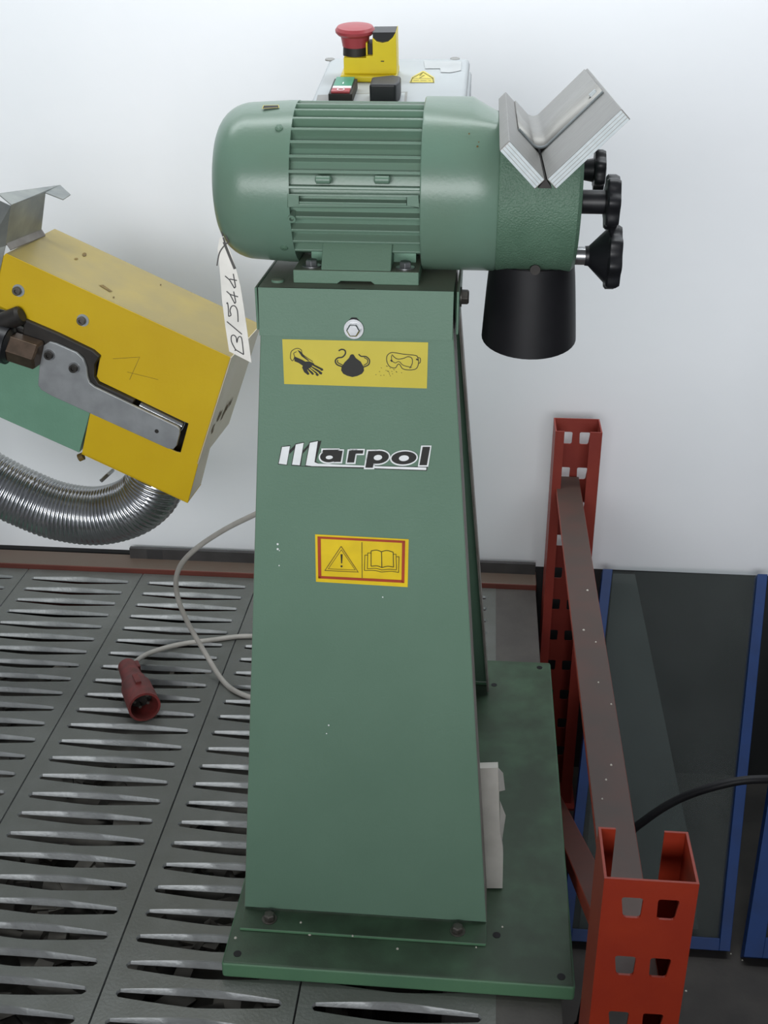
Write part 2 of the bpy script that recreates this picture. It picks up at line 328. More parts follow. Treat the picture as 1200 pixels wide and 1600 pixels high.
# ---- crate of offcuts below the deck
cr = empty('crate', (-.6, 1.35, 0), 'dark board crate of offcuts seen through the deck slots', 'crate')
MB().bb((-1.1, .93, 0), (-.02, 2.08, .02)).build('bottom', 'crate', cr)
for a, b_ in (((-1.1, .93, .02), (-1.08, 2.08, .39)), ((-.04, .93, .02), (-.02, 2.08, .39)), ((-1.08, .93, .02), (-.04, .95, .39)), ((-1.08, 2.06, .02), (-.04, 2.08, .39))):
    MB().bb(a, b_).build('side_board', 'crate', cr)
sc = MB()
for i in range(520):
    y = random.uniform(.97, 2.03) if i < 200 else random.uniform(.97, 1.45); x = random.uniform(-1.06, -.06)
    R = Matrix.Rotation(random.uniform(0, 6.3), 3, 'Z') @ Matrix.Rotation(random.gauss(0, .5), 3, 'X')
    sc.box((x, y, random.uniform(.33, .375)), (random.uniform(.02, .07), random.uniform(.015, .045), random.uniform(.004, .014)), R)
sc.bb((-1.08, .95, .30), (-.04, 2.06, .34))
tag(sc.build('offcuts', 'wood', smooth=False), 'loose grey offcuts lying below the deck slots', 'offcuts', kind='stuff')

# ================================================================== green pedestal machine
T = empty('pedestal_grinder', (-.1, 1.35, DK), 'tall green pedestal grinder with electric motor on top, beside the orange rack post', 'machine')
BX0, BX1, BY0, BY1 = -.3015, .1462, 1.0715, 1.815; BZ = DK+.025
b = MB().bb((BX0, BY0, BZ-.003), (BX1, BY1, BZ))
b.bb((BX0, BY0, DK), (BX1, BY0+.003, BZ)).bb((BX0, BY1-.003, DK), (BX1, BY1, BZ)).bb((BX0, BY0, DK), (BX0+.003, BY1, BZ)).bb((BX1-.003, BY0, DK), (BX1, BY1, BZ))
base = MB().bb((BX0, BY0, DK), (BX1, BY1, BZ)).build('base_plate', 'green_base', T, bev=.004)
hl0 = None
for u, v in ((371, 1490), (877, 1526), (843, 1043), (772, 1070), (776, 1461)):
    p = atZ(u, v, BZ+.0003)
    if hl0 is None: hl0 = MB().lathe(p, (0, 0, 1), [(-.004, .0052), (.0002, .0052)], 20).build('bolt_hole', 'rubber', base)
    else: clone(hl0, base, (p.x, p.y, p.z-.004))
# front leg: folded sheet, side returns and a foot flange
zt = 1.340; FB = V((0, 1.163, .535)); FT = V((0, 1.221, 1.361)); fd = (FT-FB).normalized(); fn = V((0, -fd.z, fd.y))     # front plane
def fpz(z): return FB.y+(z-FB.z)/(FT.z-FB.z)*(FT.y-FB.y)
xlb, xrb = -.2885, .0345; xlt, xrt = atY(407, 480, fpz(1.33)).x, atY(708, 480, fpz(1.33)).x
xl = lambda z: xlb+(xlt-xlb)*(z-.535)/(1.33-.535)
xr = lambda z: xrb+(xrt-xrb)*(z-.535)/(1.33-.535)
z0 = .532; sh = .003
def P(x, z, off=0): return V((x, fpz(z)+off, z))
front = MB()
front.prism([P(xl(z0), z0), P(xr(z0), z0), P(xr(zt), zt), P(xl(zt), zt)], (0, sh, 0))
leg = front.build('front_leg', ['green', 'edge'], T, bev=.0025)
for side, X in ((-1, xl), (1, xr)):
    m = MB(); fw_ = .062; dx = -side*sh
    q = [V((X(z0), fpz(z0)+.001, z0)), V((X(z0), fpz(z0)+fw_, z0)), V((X(zt), fpz(zt)+fw_, zt)), V((X(zt), fpz(zt)+.001, zt))]
    m.prism(q, (dx, 0, 0)); m.build('side_return', 'edge', leg)['label'] = 'grimy folded side return'
fl2 = MB().bb((xlb, 1.128, BZ), (xrb, 1.166, BZ+.0045)).build('foot_flange', 'green_base', leg, bev=.001)
for u, v in ((421, 1433), (715, 1452)):
    bolt('bolt', atZ(u, v+3, BZ+.0045), (0, 0, 1), .0075, .008, leg, 'steel', 1.35)
# rear leg
RB, RT = 1.735, 1.425
def rpz(z): return RB+(z-.53)/(1.34-.53)*(RT-RB)
rear = MB().prism([V((xl(z0), rpz(z0), z0)), V((xr(z0), rpz(z0), z0)), V((xr(zt), rpz(zt), zt)), V((xl(zt), rpz(zt), zt))], (0, -sh, 0)).build('rear_leg', 'green', T)
for side, X in ((-1, xl), (1, xr)):
    q = [V((X(z0), rpz(z0), z0)), V((X(z0), rpz(z0)-.034, z0)), V((X(zt), rpz(zt)-.034, zt)), V((X(zt), rpz(zt), zt))]
    MB().prism(q, (-side*sh, 0, 0)).build('side_return', 'edge', rear)
MB().bb((xlb, 1.732, BZ), (xrb, 1.765, BZ+.0045)).build('foot_flange', 'green_base', rear)
# top cap: a folded cover with front skirt and two side flaps
ct = 1.361; cl, crx = atY(403, 447, 1.2185).x, atY(709, 455, 1.2185).x; cb = pl(553, 528, FB+fn*.0035, fn).z
cap = MB().bb((cl, 1.2185, ct-.003), (crx, 1.432, ct))
cap.prism([V((cl, 1.2185, ct)), V((crx, 1.2185, ct)), V((crx, fpz(cb)-.0035, cb)), V((cl, fpz(cb)-.0035, cb))], (0, .003, 0))
cap = cap.build('top_cap', 'green', T, bev=.002)
for sx, xx in ((-1, cl-.0055), (1, crx+.003)):
    q = [V((xx, 1.226, ct-.002)), V((xx, 1.424, ct-.002)), V((xx, 1.36, cb-.002)), V((xx, 1.228, cb+.002))]
    MB().prism(q, (.0028, 0, 0)).build('side_flap', 'green', cap, bev=.001)
pb_ = pl(553, 514, FB+fn*.0035, fn); bolt('bolt', pb_, fn, .0075, .008, cap, 'chrome', 1.45, .002)
sl = pl(553, 502, FB+fn*.0042, fn); MB().prism([sl+V((x*.0055, 0, 0))+fd*y for x, y in ((-1, -.008), (1, -.008), (1, .001), (.5, .004), (-.5, .004), (-1, .001))], fn*.0004).build('bolt_slot', 'rubber', cap)
bolt('bolt', (crx+.006, 1.285, 1.338), (1, 0, 0), .0085, .008, cap, 'steel', 1.3)

# stickers and lettering on the front leg (traced on the leg's own plane)
def cp(u, v, off=.0006): return pl(u, v, FB+fn*off, fn)
def c4(x, y, off=.0006): return cp(390+x/3.077, 480+y/3.077, off)      # from a close-up of the leg
ppe = flat('safety_sticker', [cp(441, 530), cp(669, 535), cp(667, 607), cp(444, 600)], 'sticker', leg); ppe['label'] = 'yellow sticker with glove, mask and goggles pictograms'
def ink(name, items, m, parent, f, nrm, off):
    b = MB()
    for it in items:
        if it[0] == 'p': b.poly([f(x, y, off) for x, y in it[1]])
        else: b.ribbon(smoothpts([f(x, y, off) for x, y in it[2]], 5) if it[0] == 's' else [f(x, y, off) for x, y in it[2]], it[1], nrm)
    return b.build(name, m, parent, smooth=False)
ink('glove_pictogram', [('p', [(214, 236), (232, 244), (250, 252), (268, 262), (286, 260), (306, 268), (312, 276), (352, 296), (354, 304), (346, 306), (318, 292), (350, 316), (346, 324), (338, 322), (306, 296), (334, 326), (326, 332), (318, 326), (294, 298), (310, 322), (302, 326), (280, 302), (276, 300), (288, 322), (280, 326), (262, 312), (252, 290), (256, 282), (236, 268), (216, 260)]),
     ('s', .0007, [(196, 246), (200, 214), (226, 198), (248, 206), (256, 228), (304, 262)]), ('s', .0007, [(196, 246), (206, 258), (216, 240), (212, 222), (226, 214)]),
     ('p', [(230, 206), (244, 212), (262, 236), (288, 258), (280, 258), (250, 236)])], 'ink', ppe, c4, fn, .0011)
ink('glove_fingers', [('l', .0011, [(300, 282), (340, 303)]), ('l', .0011, [(294, 290), (332, 317)]), ('l', .0011, [(286, 294), (318, 322)])], 'sticker', ppe, c4, fn, .0015)
ink('mask_pictogram', [('p', [(492, 226), (500, 228), (510, 244), (534, 262), (548, 286), (550, 306), (540, 320), (518, 331), (494, 336), (470, 330), (450, 320), (440, 304), (442, 288), (456, 266), (478, 244), (484, 230)]),
     ('s', .0015, [(446, 286), (420, 276), (412, 258), (424, 244), (446, 240), (460, 224), (458, 208), (442, 203), (428, 210)]), ('s', .0013, [(548, 288), (572, 276), (576, 254), (560, 238), (536, 236), (524, 226)]), ('s', .0010, [(450, 280), (424, 266), (424, 254)]), ('s', .0009, [(548, 280), (566, 268), (566, 252), (550, 242)])], 'ink', ppe, c4, fn, .0011)
ink('goggles_pictogram', [('s', .0008, [(672, 222), (660, 236), (660, 262), (674, 286), (700, 292), (712, 276), (722, 276), (736, 296), (768, 302), (800, 296), (812, 270), (808, 242), (796, 232), (740, 226), (690, 218), (672, 222)]),
     ('s', .0007, [(682, 232), (684, 256), (700, 268), (712, 262), (722, 264), (740, 280), (780, 290)]), ('s', .0008, [(684, 228), (700, 244), (716, 250), (740, 246), (762, 238), (780, 246), (782, 270), (770, 294)]), ('s', .0008, [(808, 242), (820, 246), (820, 266), (810, 270)]), ('l', .0016, [(678, 254), (686, 262)]), ('l', .0016, [(800, 250), (812, 254)])], 'ink', ppe, c4, fn, .0011)
rnd = random.Random(3)
ink('specks', [('l', .0006, [(x, y), (x+3, y+2)]) for x, y in [(rnd.gauss(672, 30), rnd.gauss(312, 14)) for _ in range(22)]], 'ink', ppe, c4, fn, .0011)
# maker's name: slanted white bars, black lower-case letters with a white rim, white underline
logo = ink('logo', [('p', [(140, 752), (156, 672), (194, 668), (178, 757)]), ('p', [(204, 757), (222, 660), (260, 652), (241, 760)])], 'white', leg, c4, fn, .0012); logo['label'] = 'black and white maker name lettering'
ink('logo_bars', [('p', [(270, 760), (290, 652), (328, 644), (312, 745), (330, 752), (560, 762), (560, 770), (300, 764)]), ('p', [(594, 764), (850, 771), (849, 783), (594, 774)])], 'white', logo, c4, fn, .0012)
ink('logo_shadow', [('p', [(136, 756), (153, 670), (196, 664), (180, 760), (200, 761), (219, 657), (262, 648), (246, 763), (266, 764), (287, 649), (332, 640), (330, 645), (345, 642), (318, 742), (340, 756), (556, 766), (554, 776), (300, 768), (262, 766)]), ('p', [(556, 762), (596, 764), (594, 778), (554, 774)]), ('p', [(190, 690), (222, 658), (222, 676), (192, 706)]), ('p', [(256, 690), (296, 646), (292, 664), (256, 704)]), ('p', [(592, 762), (856, 768), (852, 787), (592, 778)])], 'ink', logo, c4, fn, .0008)
def ell(cx, cy, rx, ry, sh_=0, n=28): return [(cx+rx*cos(2*pi*i/n)-sh_*ry*sin(2*pi*i/n), cy+ry*sin(2*pi*i/n)) for i in range(n)]
# letters as slanted outlines, each drawn twice: a wider white rim below, the black body on top
def letters(grow):
    S = []; k = grow; sk = -.18
    def slab(x0, x1, y0, y1, slant=.18): return [(x0-k, y1+k), (x0-k+(y1-y0)*slant, y0-k), (x1+k+(y1-y0)*slant, y0-k), (x1+k, y1+k)]
    S.append(ell(385, 717, 46+k, 29+k, .18)); S.append(slab(404, 438, 690, 744)); S.append(slab(350, 424, 686, 698, .18))   # a
    S.append(slab(468, 502, 690, 747)); S.append(slab(486, 544, 688, 704, .2))                                               # r
    S.append(slab(556, 592, 692, 772)); S.append(ell(617, 722, 52+k, 31+k, .18))                                             # p
    S.append(ell(742, 725, 60+k, 31+k, .18))                                                                                 # o
    S.append(slab(816, 852, 672, 760))                                                                                       # l
    return S
ink('letter_rims', [('p', q) for q in letters(7)], 'white', logo, c4, fn, .0016)
for i, q in enumerate(letters(0)): ink('letter_stroke', [('p', q)], 'ink', logo, c4, fn, .0020+.0001*i)
for q in (ell(383, 722, 17, 9, .18), ell(617, 723, 20, 13, .18), ell(742, 726, 24, 14, .18)): ink('letter_counter', [('p', q)], 'white', logo, c4, fn, .0032)
# warning sticker
ws = flat('warning_sticker', [c4(315, 1092), c4(765, 1116), c4(760, 1346), c4(319, 1320)], 'sticker2', leg); ws['label'] = 'yellow sticker with warning triangle and open book in a red frame'
ink('red_frame', [('p', [(326, 1102), (748, 1123), (743, 1134), (336, 1113)]), ('p', [(748, 1123), (744, 1326), (730, 1325), (733, 1133)]), ('p', [(744, 1326), (330, 1304), (330, 1292), (731, 1312)]), ('p', [(326, 1102), (342, 1112), (345, 1304), (330, 1304)])], 'redink', ws, c4, fn, .0011)
ink('divider', [('l', .0007, [(540, 1130), (541, 1302)])], 'ink', ws, c4, fn, .0012)
ink('triangle', [('l', .0009, [(440, 1150), (522, 1274), (362, 1266), (440, 1150)]), ('l', .0007, [(441, 1166), (508, 1264), (378, 1258), (441, 1166)])], 'stain', ws, c4, fn, .0012)
ink('exclamation_mark', [('p', [(437, 1188), (447, 1188), (445, 1232), (440, 1232)]), ('p', ell(442, 1246, 5, 5))], 'ink', ws, c4, fn, .0012)
ink('book', [('l', .0009, [(636, 1252), (634, 1176)]), ('s', .0009, [(634, 1176), (610, 1168), (584, 1172)]), ('l', .0009, [(584, 1172), (584, 1246)]), ('s', .0009, [(584, 1246), (612, 1244), (636, 1252)]), ('s', .0009, [(634, 1176), (660, 1170), (690, 1178)]), ('l', .0009, [(690, 1178), (692, 1250)]), ('s', .0009, [(692, 1250), (664, 1246), (636, 1252)]),
     ('l', .0007, [(584, 1182), (568, 1182), (566, 1258)]), ('l', .0007, [(566, 1192), (554, 1192), (552, 1266)]), ('s', .0007, [(552, 1266), (600, 1266), (634, 1274)]), ('s', .0007, [(634, 1274), (680, 1270), (716, 1276)]), ('l', .0007, [(692, 1188), (704, 1188), (706, 1262)]), ('l', .0007, [(706, 1200), (718, 1200), (716, 1276)]), ('s', .0007, [(566, 1258), (606, 1256), (636, 1264)]), ('s', .0007, [(636, 1264), (674, 1260), (706, 1264)])], 'ink', ws, c4, fn, .0012)
for x, y, r in ((135, 1139, 5), (135, 1163, 5), (142, 1242, 3), (143, 1170, 2.5), (640, 1394, 3.5), (380, 2010, 4), (370, 2050, 3)): ink('paint_speck', [('p', ell(x, y, r, r, 0, 10))], 'white', leg, c4, fn, .0008)

# ---- motor
MY, MZ = 1.32, 1.4545
mx = lambda u: atY(u, 290, 1.238).x
XA, XB, XC, XD = mx(449), mx(657), mx(779), mx(911)
mo = MB().lathe((XA-.004, MY, MZ), (1, 0, 0), [(0, .0765), (XB-XA+.01, .0765)], 72).build('motor', 'green_motor', T); mo['label'] = 'finned green electric motor'
xe = -.2985
prof = [(0, .002), (0, .030), (.0015, .045)]
for i in range(1, 11):
    th = pi/2*i/10; prof.append((.0015+.040*(1-cos(th)), .047+.0375*sin(th)))
prof += [(XA-xe-.008, .0868), (XA-xe+.002, .0868), (XA-xe+.002, .083)]
bell = MB().lathe((xe, MY, MZ), (1, 0, 0), prof, 72).build('fan_cover', 'green_motor', mo)
NF = 34
for i in range(NF):
    a = radians(-3.4+9.75+10.588*i)                      # fin angle measured from the front, up positive
    d = V((0, -cos(a), sin(a))); t = V((0, sin(a), cos(a)))
    if d.z < -.80: continue
    fin = MB(); th = .0016; c0 = V((XA, MY, MZ))
    fin.prism([c0+d*.074+t*.0026, c0+d*.0865+t*th, c0+d*.0865-t*th, c0+d*.074-t*.0026], (XB-XA, 0, 0)); fin.build('fin', 'green_motor', mo, bev=.0008)
cv = MB(); n = 72; prof = [(0, .0895), (.0, .0912), (.001, .0922), (XC-XB-.030, .0922), (XC-XB-.002, .0922), (XC-XB, .091), (XC-XB, .08)]
cv.lathe((XB, MY, MZ), (1, 0, 0), prof, n)
for k in range(4, 7):                                     # sloping shoulder on the upper side of the outboard rim
    for i in range(n):
        p = cv.v[k*n+i]; q = p-V((p.x, MY, MZ)); 
        if q.z > .072: p.z = MZ+.072+(q.z-.072)*.15
cover = cv.build('motor_flange', 'green_motor', T)
hd = MB().lathe((XC, MY, MZ), (1, 0, 0), [(0, .060), (0, .0905), (.0015, .0915)]+[((XD-XC-.004)*i/24, .0915) for i in range(1, 25)]+[(XD-XC, .0875), (XD-XC, .02)], 96)
for p in hd.v: p.z = min(p.z, 1.5052-.019+abs(p.x-.0505), MZ+.0775)       # groove that seats the V rest
hd = hd.build('grinding_head', 'green_cast', T)
hd['label'] = 'rough cast green grinding head'
# motor details: clips, rating plate frame, earth lug, screws
def mp(u, v, R):                                          # sighting onto the motor's cylinder of radius R
    d = ray(u, v); o = CAM; A = d.y**2+d.z**2; oy, oz = o.y-MY, o.z-MZ; B_ = oy*d.y+oz*d.z; Cc = oy*oy+oz*oz-R*R
    s = (-B_-math.sqrt(max(B_*B_-A*Cc, 0)))/A; return o+d*s
for u in (505, 597):
    p = mp(u, 281, .0865); MB().lathe(p-V((.0085, 0, 0)), (1, 0, 0), [(0, .002), (.0015, .0042), (.0155, .0042), (.017, .002)], 16).build('clip', 'green_motor', mo)
q = [mp(449, 303, .088), mp(654, 305, .088), mp(654, 325, .088), mp(449, 324, .088)]; qi = [mp(467, 306, .088), mp(635, 308, .088), mp(635, 321, .088), mp(467, 320, .088)]
nf = MB(); off = V((0, .004, -.0005))
for i in range(4): nf.prism([q[i], q[(i+1) % 4], qi[(i+1) % 4], qi[i]], off)
nf.build('plate_frame', 'green_motor', mo, bev=.0006)
p = mp(456, 341, .088); nrm = V((0, p.y-MY, p.z-MZ)).normalized(); MB().lathe(p-nrm*.012, nrm, [(0, .0042), (.012, .0042), (.0145, .0042), (.0145, .0024), (.010, .0022)], 20).build('earth_lug', 'green_motor', mo)
for u, v in ((436, 200), (444, 387)):
    p = mp(u, v, .0868); nrm = V((0, p.y-MY, p.z-MZ)).normalized(); MB().lathe(p, nrm, [(-.001, .0042), (.0008, .0042), (.0016, .003)], 16).build('screw', 'green_cast', bell)
lb = [mp(u, v, .0872) for u, v in ((410, 170), (436, 168.5), (435, 164.5), (412, 165))]
ls = flat('maker_label', lb, 'ink', bell); MB().ribbon([p+V((0, -.0001, .0003)) for p in lb], .0006, (0, -.3, 1), close=True).build('label_rim', 'sticker', ls, smooth=False)
for u, v, r in ((733, 209, 1.3), (748, 222, 1), (746, 229, 1.6)):
    p = mp(u, v, .0938); nrm = V((0, p.y-MY, p.z-MZ)).normalized(); MB().lathe(p, nrm, [(0, r*.0007), (.0002, r*.0007)], 8).build('scratch', 'stain', cover)
# motor foot
fx0, fx1 = -.2068, -.0700; zb = ct; ft = MB()
cx = (fx0+fx1)/2; yf = 1.2405
pr = [(fx0, 0), (fx0+.048, 0), (fx0+.052, .003), (fx1-.052, .003), (fx1-.048, 0), (fx1, 0), (fx1, .0145), (fx0, .0145)]
ft.prism([V((x, yf, zb+z)) for x, z in pr], (0, .16, 0))
foot = ft.build('motor_foot', 'green', T, bev=.0012)
ped = MB(); ped.prism([V((cx-.038, yf+.002, zb+.0145)), V((cx-.038, yf+.158, zb+.0145)), V((cx-.038, MY+.055, zb+.045)), V((cx-.038, MY-.055, zb+.045))], (.076, 0, 0)); ped.build('pedestal_block', 'green', foot, bev=.001)
MB().bb((fx0+.014, yf+.045, zb+.0145), (fx1-.006, yf+.115, zb+.04)).build('web_block', 'green_flat', foot)
for u in (485, 633):
    p = atZ(u, 420, zb+.0145); bolt('foot_bolt', (p.x, yf+.017, zb+.0145), (0, 0, 1), .0068, .0065, foot, 'chrome', 1.55)
    bolt('foot_bolt', (p.x, yf+.143, zb+.0145), (0, 0, 1), .0068, .0065, foot, 'chrome', 1.55)
MB().lathe((fx0-.018, 1.245, ct), (0, 0, 1), [(0, .007), (.0025, .007), (.0035, .004)], 20).build('stud', 'green', cap)
# ---- V shaped work rest on the head
TY0, TY1 = 1.05, 1.46; vz = 1.5052; vx = .0505; s2 = math.sqrt(.5); tk = .0115
vr = MB(); R_ = V((s2, 0, s2)); L_ = V((-s2, 0, s2))
def plate(a0, a1, dr, nd): return [V((vx, TY0, vz))+dr*a0, V((vx, TY0, vz))+dr*a1, V((vx, TY0, vz))+dr*a1+nd*tk, V((vx, TY0, vz))+dr*a0+nd*tk]
rp = MB().prism(plate(.0015, .085, R_, V((s2, 0, -s2))), (0, TY1-TY0, 0)).build('rest_plate', 'alu', T, bev=.0006); rp['label'] = 'wide aluminium plate of the V rest'
lp = MB().prism(plate(.001, .047, L_, V((-s2, 0, -s2))), (0, TY1-TY0, 0)).build('rest_plate', 'alu', T, bev=.0006); lp['label'] = 'narrow aluminium plate of the V rest'
for par, dr, nd, a0, a1 in ((rp, R_, V((s2, 0, -s2)), .0015, .085), (lp, L_, V((-s2, 0, -s2)), .001, .047)):
    for k in range(4):                                    # bright saw lines on the cut ends
        o0 = V((vx, TY0-.0003, vz))+nd*(tk*(.03+.25*k)); e = nd*tk*.20
        MB().prism([o0+dr*(a0+.001), o0+dr*(a1-.001), o0+dr*(a1-.001)+e, o0+dr*(a0+.001)+e], (0, .0004, 0)).build('saw_line', 'alu_edge', par)
MB().prism([V((vx, TY0+.006, vz+.001)), V((vx-.006, TY0+.006, vz-.0075)), V((vx+.006, TY0+.006, vz-.0075))], (0, .15, 0)).build('gap_shade_fill', 'dark', rp)  # dark filler painting in the shade of the gap under the V
ln = []; r0 = .011; off = .0012
ym = 1.205
path = [V((vx, ym, vz))+L_*.031]+[V((vx, ym, vz+r0*1.4142))+V((sin(a), 0, -cos(a)))*r0 for a in [radians(-45+9*i) for i in range(11)]]+[V((vx, ym, vz))+R_*.081]
path = [p+V((0, 0, off*1.4)) for p in path]
lm = MB(); 
for i in range(len(path)-1): lm.add([path[i], path[i+1], path[i+1]+V((0, TY1-ym-.004, 0)), path[i]+V((0, TY1-ym-.004, 0))], [(0, 1, 2, 3)])
lin = lm.build('rest_liner', 'alu', rp, solid=.0016); MB().tube([p+V((0, -.0006, 0)) for p in path], .0014, 6).build('liner_edge', 'alu_edge', rp)
pc = V((vx, ym+.03, vz))+R_*.074+V((-s2, 0, s2))*.003; MB().box(pc, (.008, .010, .003), Matrix.Rotation(radians(-45), 3, 'Y')).build('stop_clip', 'alu_edge', rp, bev=.0005)
# ---- black extraction spout under the head
spx = .0535; sp = MB(); n = 40; vs = []
rings = []
for t in range(7):
    f_ = t/6; z_ = 1.372+(1.284-1.372)*f_; rx = .0475+(.0545-.0475)*f_**.8; ry = .050+.004*f_
    rings.append([V((spx+.0005*f_+rx*cos(2*pi*i/n), MY+.0+ry*sin(2*pi*i/n), z_+.011*f_*sin(2*pi*i/n))) for i in range(n)])
vs = [p for r in rings for p in r]; inner = [V((spx+(p.x-spx)*.96, MY+(p.y-MY)*.96, p.z)) for p in rings[-1]]; top_in = [V((spx+(p.x-spx)*.9, MY+(p.y-MY)*.9, p.z)) for p in rings[0]]
vs += inner+top_in; fs = []
for k in range(8):
    for i in range(n): j = (i+1) % n; fs.append((k*n+i, k*n+j, (k+1)*n+j, (k+1)*n+i))
spo = MB().add(vs, fs).build('extraction_spout', 'rubber', T); spo['label'] = 'black rubber extraction spout'
p = atY(836, 420, MY-.05); MB().lathe(p+V((0, .004, 0)), (0, -1, 0), [(0, .0055), (.010, .0055)], 20).build('screw', 'dark', spo)
# ---- star knobs at the end of the head
def knob(c, rd, th, hub, lobes, ph, cone):
    c = V(c); n = lobes*10; b = MB(); ring = lambda k, x: [V((x, c.y+rd*k*(1+.075*cos(lobes*2*pi*i/n))*cos(2*pi*i/n+ph), c.z+rd*k*(1+.075*cos(lobes*2*pi*i/n))*sin(2*pi*i/n+ph))) for i in range(n)]
    lay = [(cone, c.x-th/2-.001), (.93, c.x-th/2), (1, c.x-th/2+.002), (1, c.x+th/2-.004), (.93, c.x+th/2), (.3, c.x+th/2+.002), (.02, c.x+th/2+.002)]
    vs = []; 
    for k, x in lay: vs += ring(k, x)
    fs = [(a*n+i, a*n+(i+1) % n, (a+1)*n+(i+1) % n, (a+1)*n+i) for a in range(len(lay)-1) for i in range(n)]
    o = b.add(vs, fs).build('star_knob', 'black', T, ang=40)
    return o
kc = atY(956, 316, 1.275); kc2 = atY(957, 402, 1.285); kc3 = atY(936, 266, 1.395)
k1 = knob(kc, .0272, .014, 0, 7, .3, .45); MB().cyl((XD+.003, kc.y, kc.z), (kc.x-.007, kc.y, kc.z), .0125, n=28).build('hub', 'black', k1); MB().cyl((XD-.01, kc.y, kc.z), (XD+.004, kc.y, kc.z), .004, n=16).build('shaft', 'chrome', k1)
k2 = knob(kc2, .0335, .015, 0, 8, .1, .5); MB().lathe((XD+.011, kc2.y, kc2.z+.001), (1, 0, 0), [(0, .0105), (.004, .011), (kc2.x-.006-XD-.011, .031)], 32).build('hub', 'black', k2); MB().cyl((XD-.02, kc2.y, kc2.z+.001), (XD+.012, kc2.y, kc2.z+.001), .0098, n=24).build('shaft', 'chrome', k2)
k3 = knob(kc3, .0225, .012, 0, 7, .0, .5); MB().lathe((XD+.004, kc3.y, kc3.z), (1, 0, 0), [(0, .010), (kc3.x-.004-XD-.006, .0135)], 28).build('hub', 'black', k3); MB().cyl((XD-.02, kc3.y, kc3.z), (XD+.005, kc3.y, kc3.z), .0045, n=16).build('shaft', 'chrome', k3)

# ---- control box behind the motor, its lid sloping gently towards the front
A0 = V((-.2105, 1.40, 1.5252)); ex = V((1, .01, 0)).normalized(); ey = V((0, .206, .0395)).normalized(); ez = ex.cross(ey).normalized(); CW, CL = .182, .210
def cx_(a, b_, h=0): return A0+ex*a+ey*b_+ez*h
cbx = MB().prism([cx_(.004, .004, -.062), cx_(CW+.003, .004, -.062), cx_(CW+.003, CL-.02, -.062), cx_(.004, CL-.02, -.062)], ez*.052).build('control_box', 'boxgrey', T, bev=.004); cbx['label'] = 'light grey switch box behind the motor'
lid = MB().prism([cx_(0, 0, -.014), cx_(CW, 0, -.014), cx_(CW, CL, -.014), cx_(0, CL, -.014)], ez*.014).build('lid', 'boxgrey', cbx, bev=.006)
MB().bb((-.16, 1.41, 1.30), (-.08, 1.418, 1.50)).build('bracket', 'green', T)
MB().bb((-.16, 1.41, 1.462), (-.08, 1.5, 1.470)).build('bracket', 'green', T)
def cpx(u, v, h=0): return pl(u, v, A0+ez*h, ez)
def cq(x, y, h=0): return cpx(480+x/4.286, 20+y/4.286, h)
for x, y in ((152, 316), (990, 312)): MB().lathe(cq(x, y, -.001), ez, [(0, .0062), (.0014, .0062)], 20).build('lid_screw', 'plategrey', cbx)
flat('name_plate', [cq(58, 600, .0006), cq(70, 550, .0006), cq(672, 528, .0006), cq(665, 604, .0006)], 'plategrey', cbx)
flat('plate_print', [cq(150, 597, .0009), cq(160, 550, .0009), cq(655, 534, .0009), cq(648, 600, .0009)], 'boxgrey', cbx)
flat('tape', [cq(780, 322, .0007), cq(1035, 325, .0007), cq(1030, 385, .0007), cq(960, 400, .0007), cq(895, 398, .0007), cq(890, 372, .0007), cq(790, 374, .0007)], 'tape', cbx)
vsx = flat('voltage_sticker', [cq(x, y, .0006) for x, y in ((685, 466), (700, 430), (770, 390), (785, 390), (850, 432), (852, 466))], 'sticker', cbx); vsx['label'] = 'small yellow voltage warning triangle'
ink('sticker_print', [('l', .0009, [(694, 462), (706, 434), (776, 396), (842, 436), (846, 462)]), ('l', .0008, [(706, 438), (842, 440)]), ('l', .0008, [(772, 402), (752, 420), (786, 416), (752, 436)]), ('l', .0010, [(712, 452), (748, 452)]), ('l', .0010, [(758, 453), (800, 453)]), ('l', .0010, [(812, 453), (830, 453)])], 'ink', vsx, lambda x, y, o: cq(x, y, o), ez, .001)
# rocker switch, half green half red
def bx_on(name, m, a, b_, c, d, h0, h1, par, bev=.001): return MB().prism([cx_(a, c, h0), cx_(b_, c, h0), cx_(b_, d, h0), cx_(a, d, h0)], ez*(h1-h0)).build(name, m, par, bev=bev)
def loc(u, v, h=0): p = cpx(u, v, h)-A0; return p.dot(ex), p.dot(ey)
a0, r0_ = loc(515, 158); a1, _ = loc(552, 158); _, r1_ = loc(530, 137)
rk = bx_on('rocker_switch', 'dark', a0, a1, r0_-.012, r1_-.004, 0, .012, cbx)
bx_on('on_button', 'greenplastic', a0+.003, a1-.003, r0_+.012, r1_-.006, .012, .0145, rk, .0005); bx_on('middle', 'white', a0+.003, a1-.003, r0_+.003, r0_+.012, .012, .0142, rk, .0004); bx_on('off_button', 'redplastic', a0+.003, a1-.003, r0_-.011, r0_+.003, .012, .0145, rk, .0005)
am = (a0+a1)/2; MB().ribbon([cx_(am, r0_+.017, .0149), cx_(am, r0_+.024, .0149)], .0012, ez).build('on_mark', 'white', rk, smooth=False)
MB().ribbon([cx_(am+.004*cos(t*pi/8), r0_-.004+.004*sin(t*pi/8), .0149) for t in range(16)], .001, ez, close=True).build('off_mark', 'white', rk, smooth=False)
a0, c0_ = loc(578, 160); a1, _ = loc(624, 160)
bk = MB().prism([cx_(a0, c0_-.006, .0), cx_(a1-.004, c0_-.006, 0), cx_(a1, c0_+.006, 0), cx_(a1, c0_+.028, 0), cx_(a1-.010, c0_+.034, 0), cx_(a0, c0_+.024, 0)], ez*.022).build('selector_knob', 'black', cbx, bev=.0025)
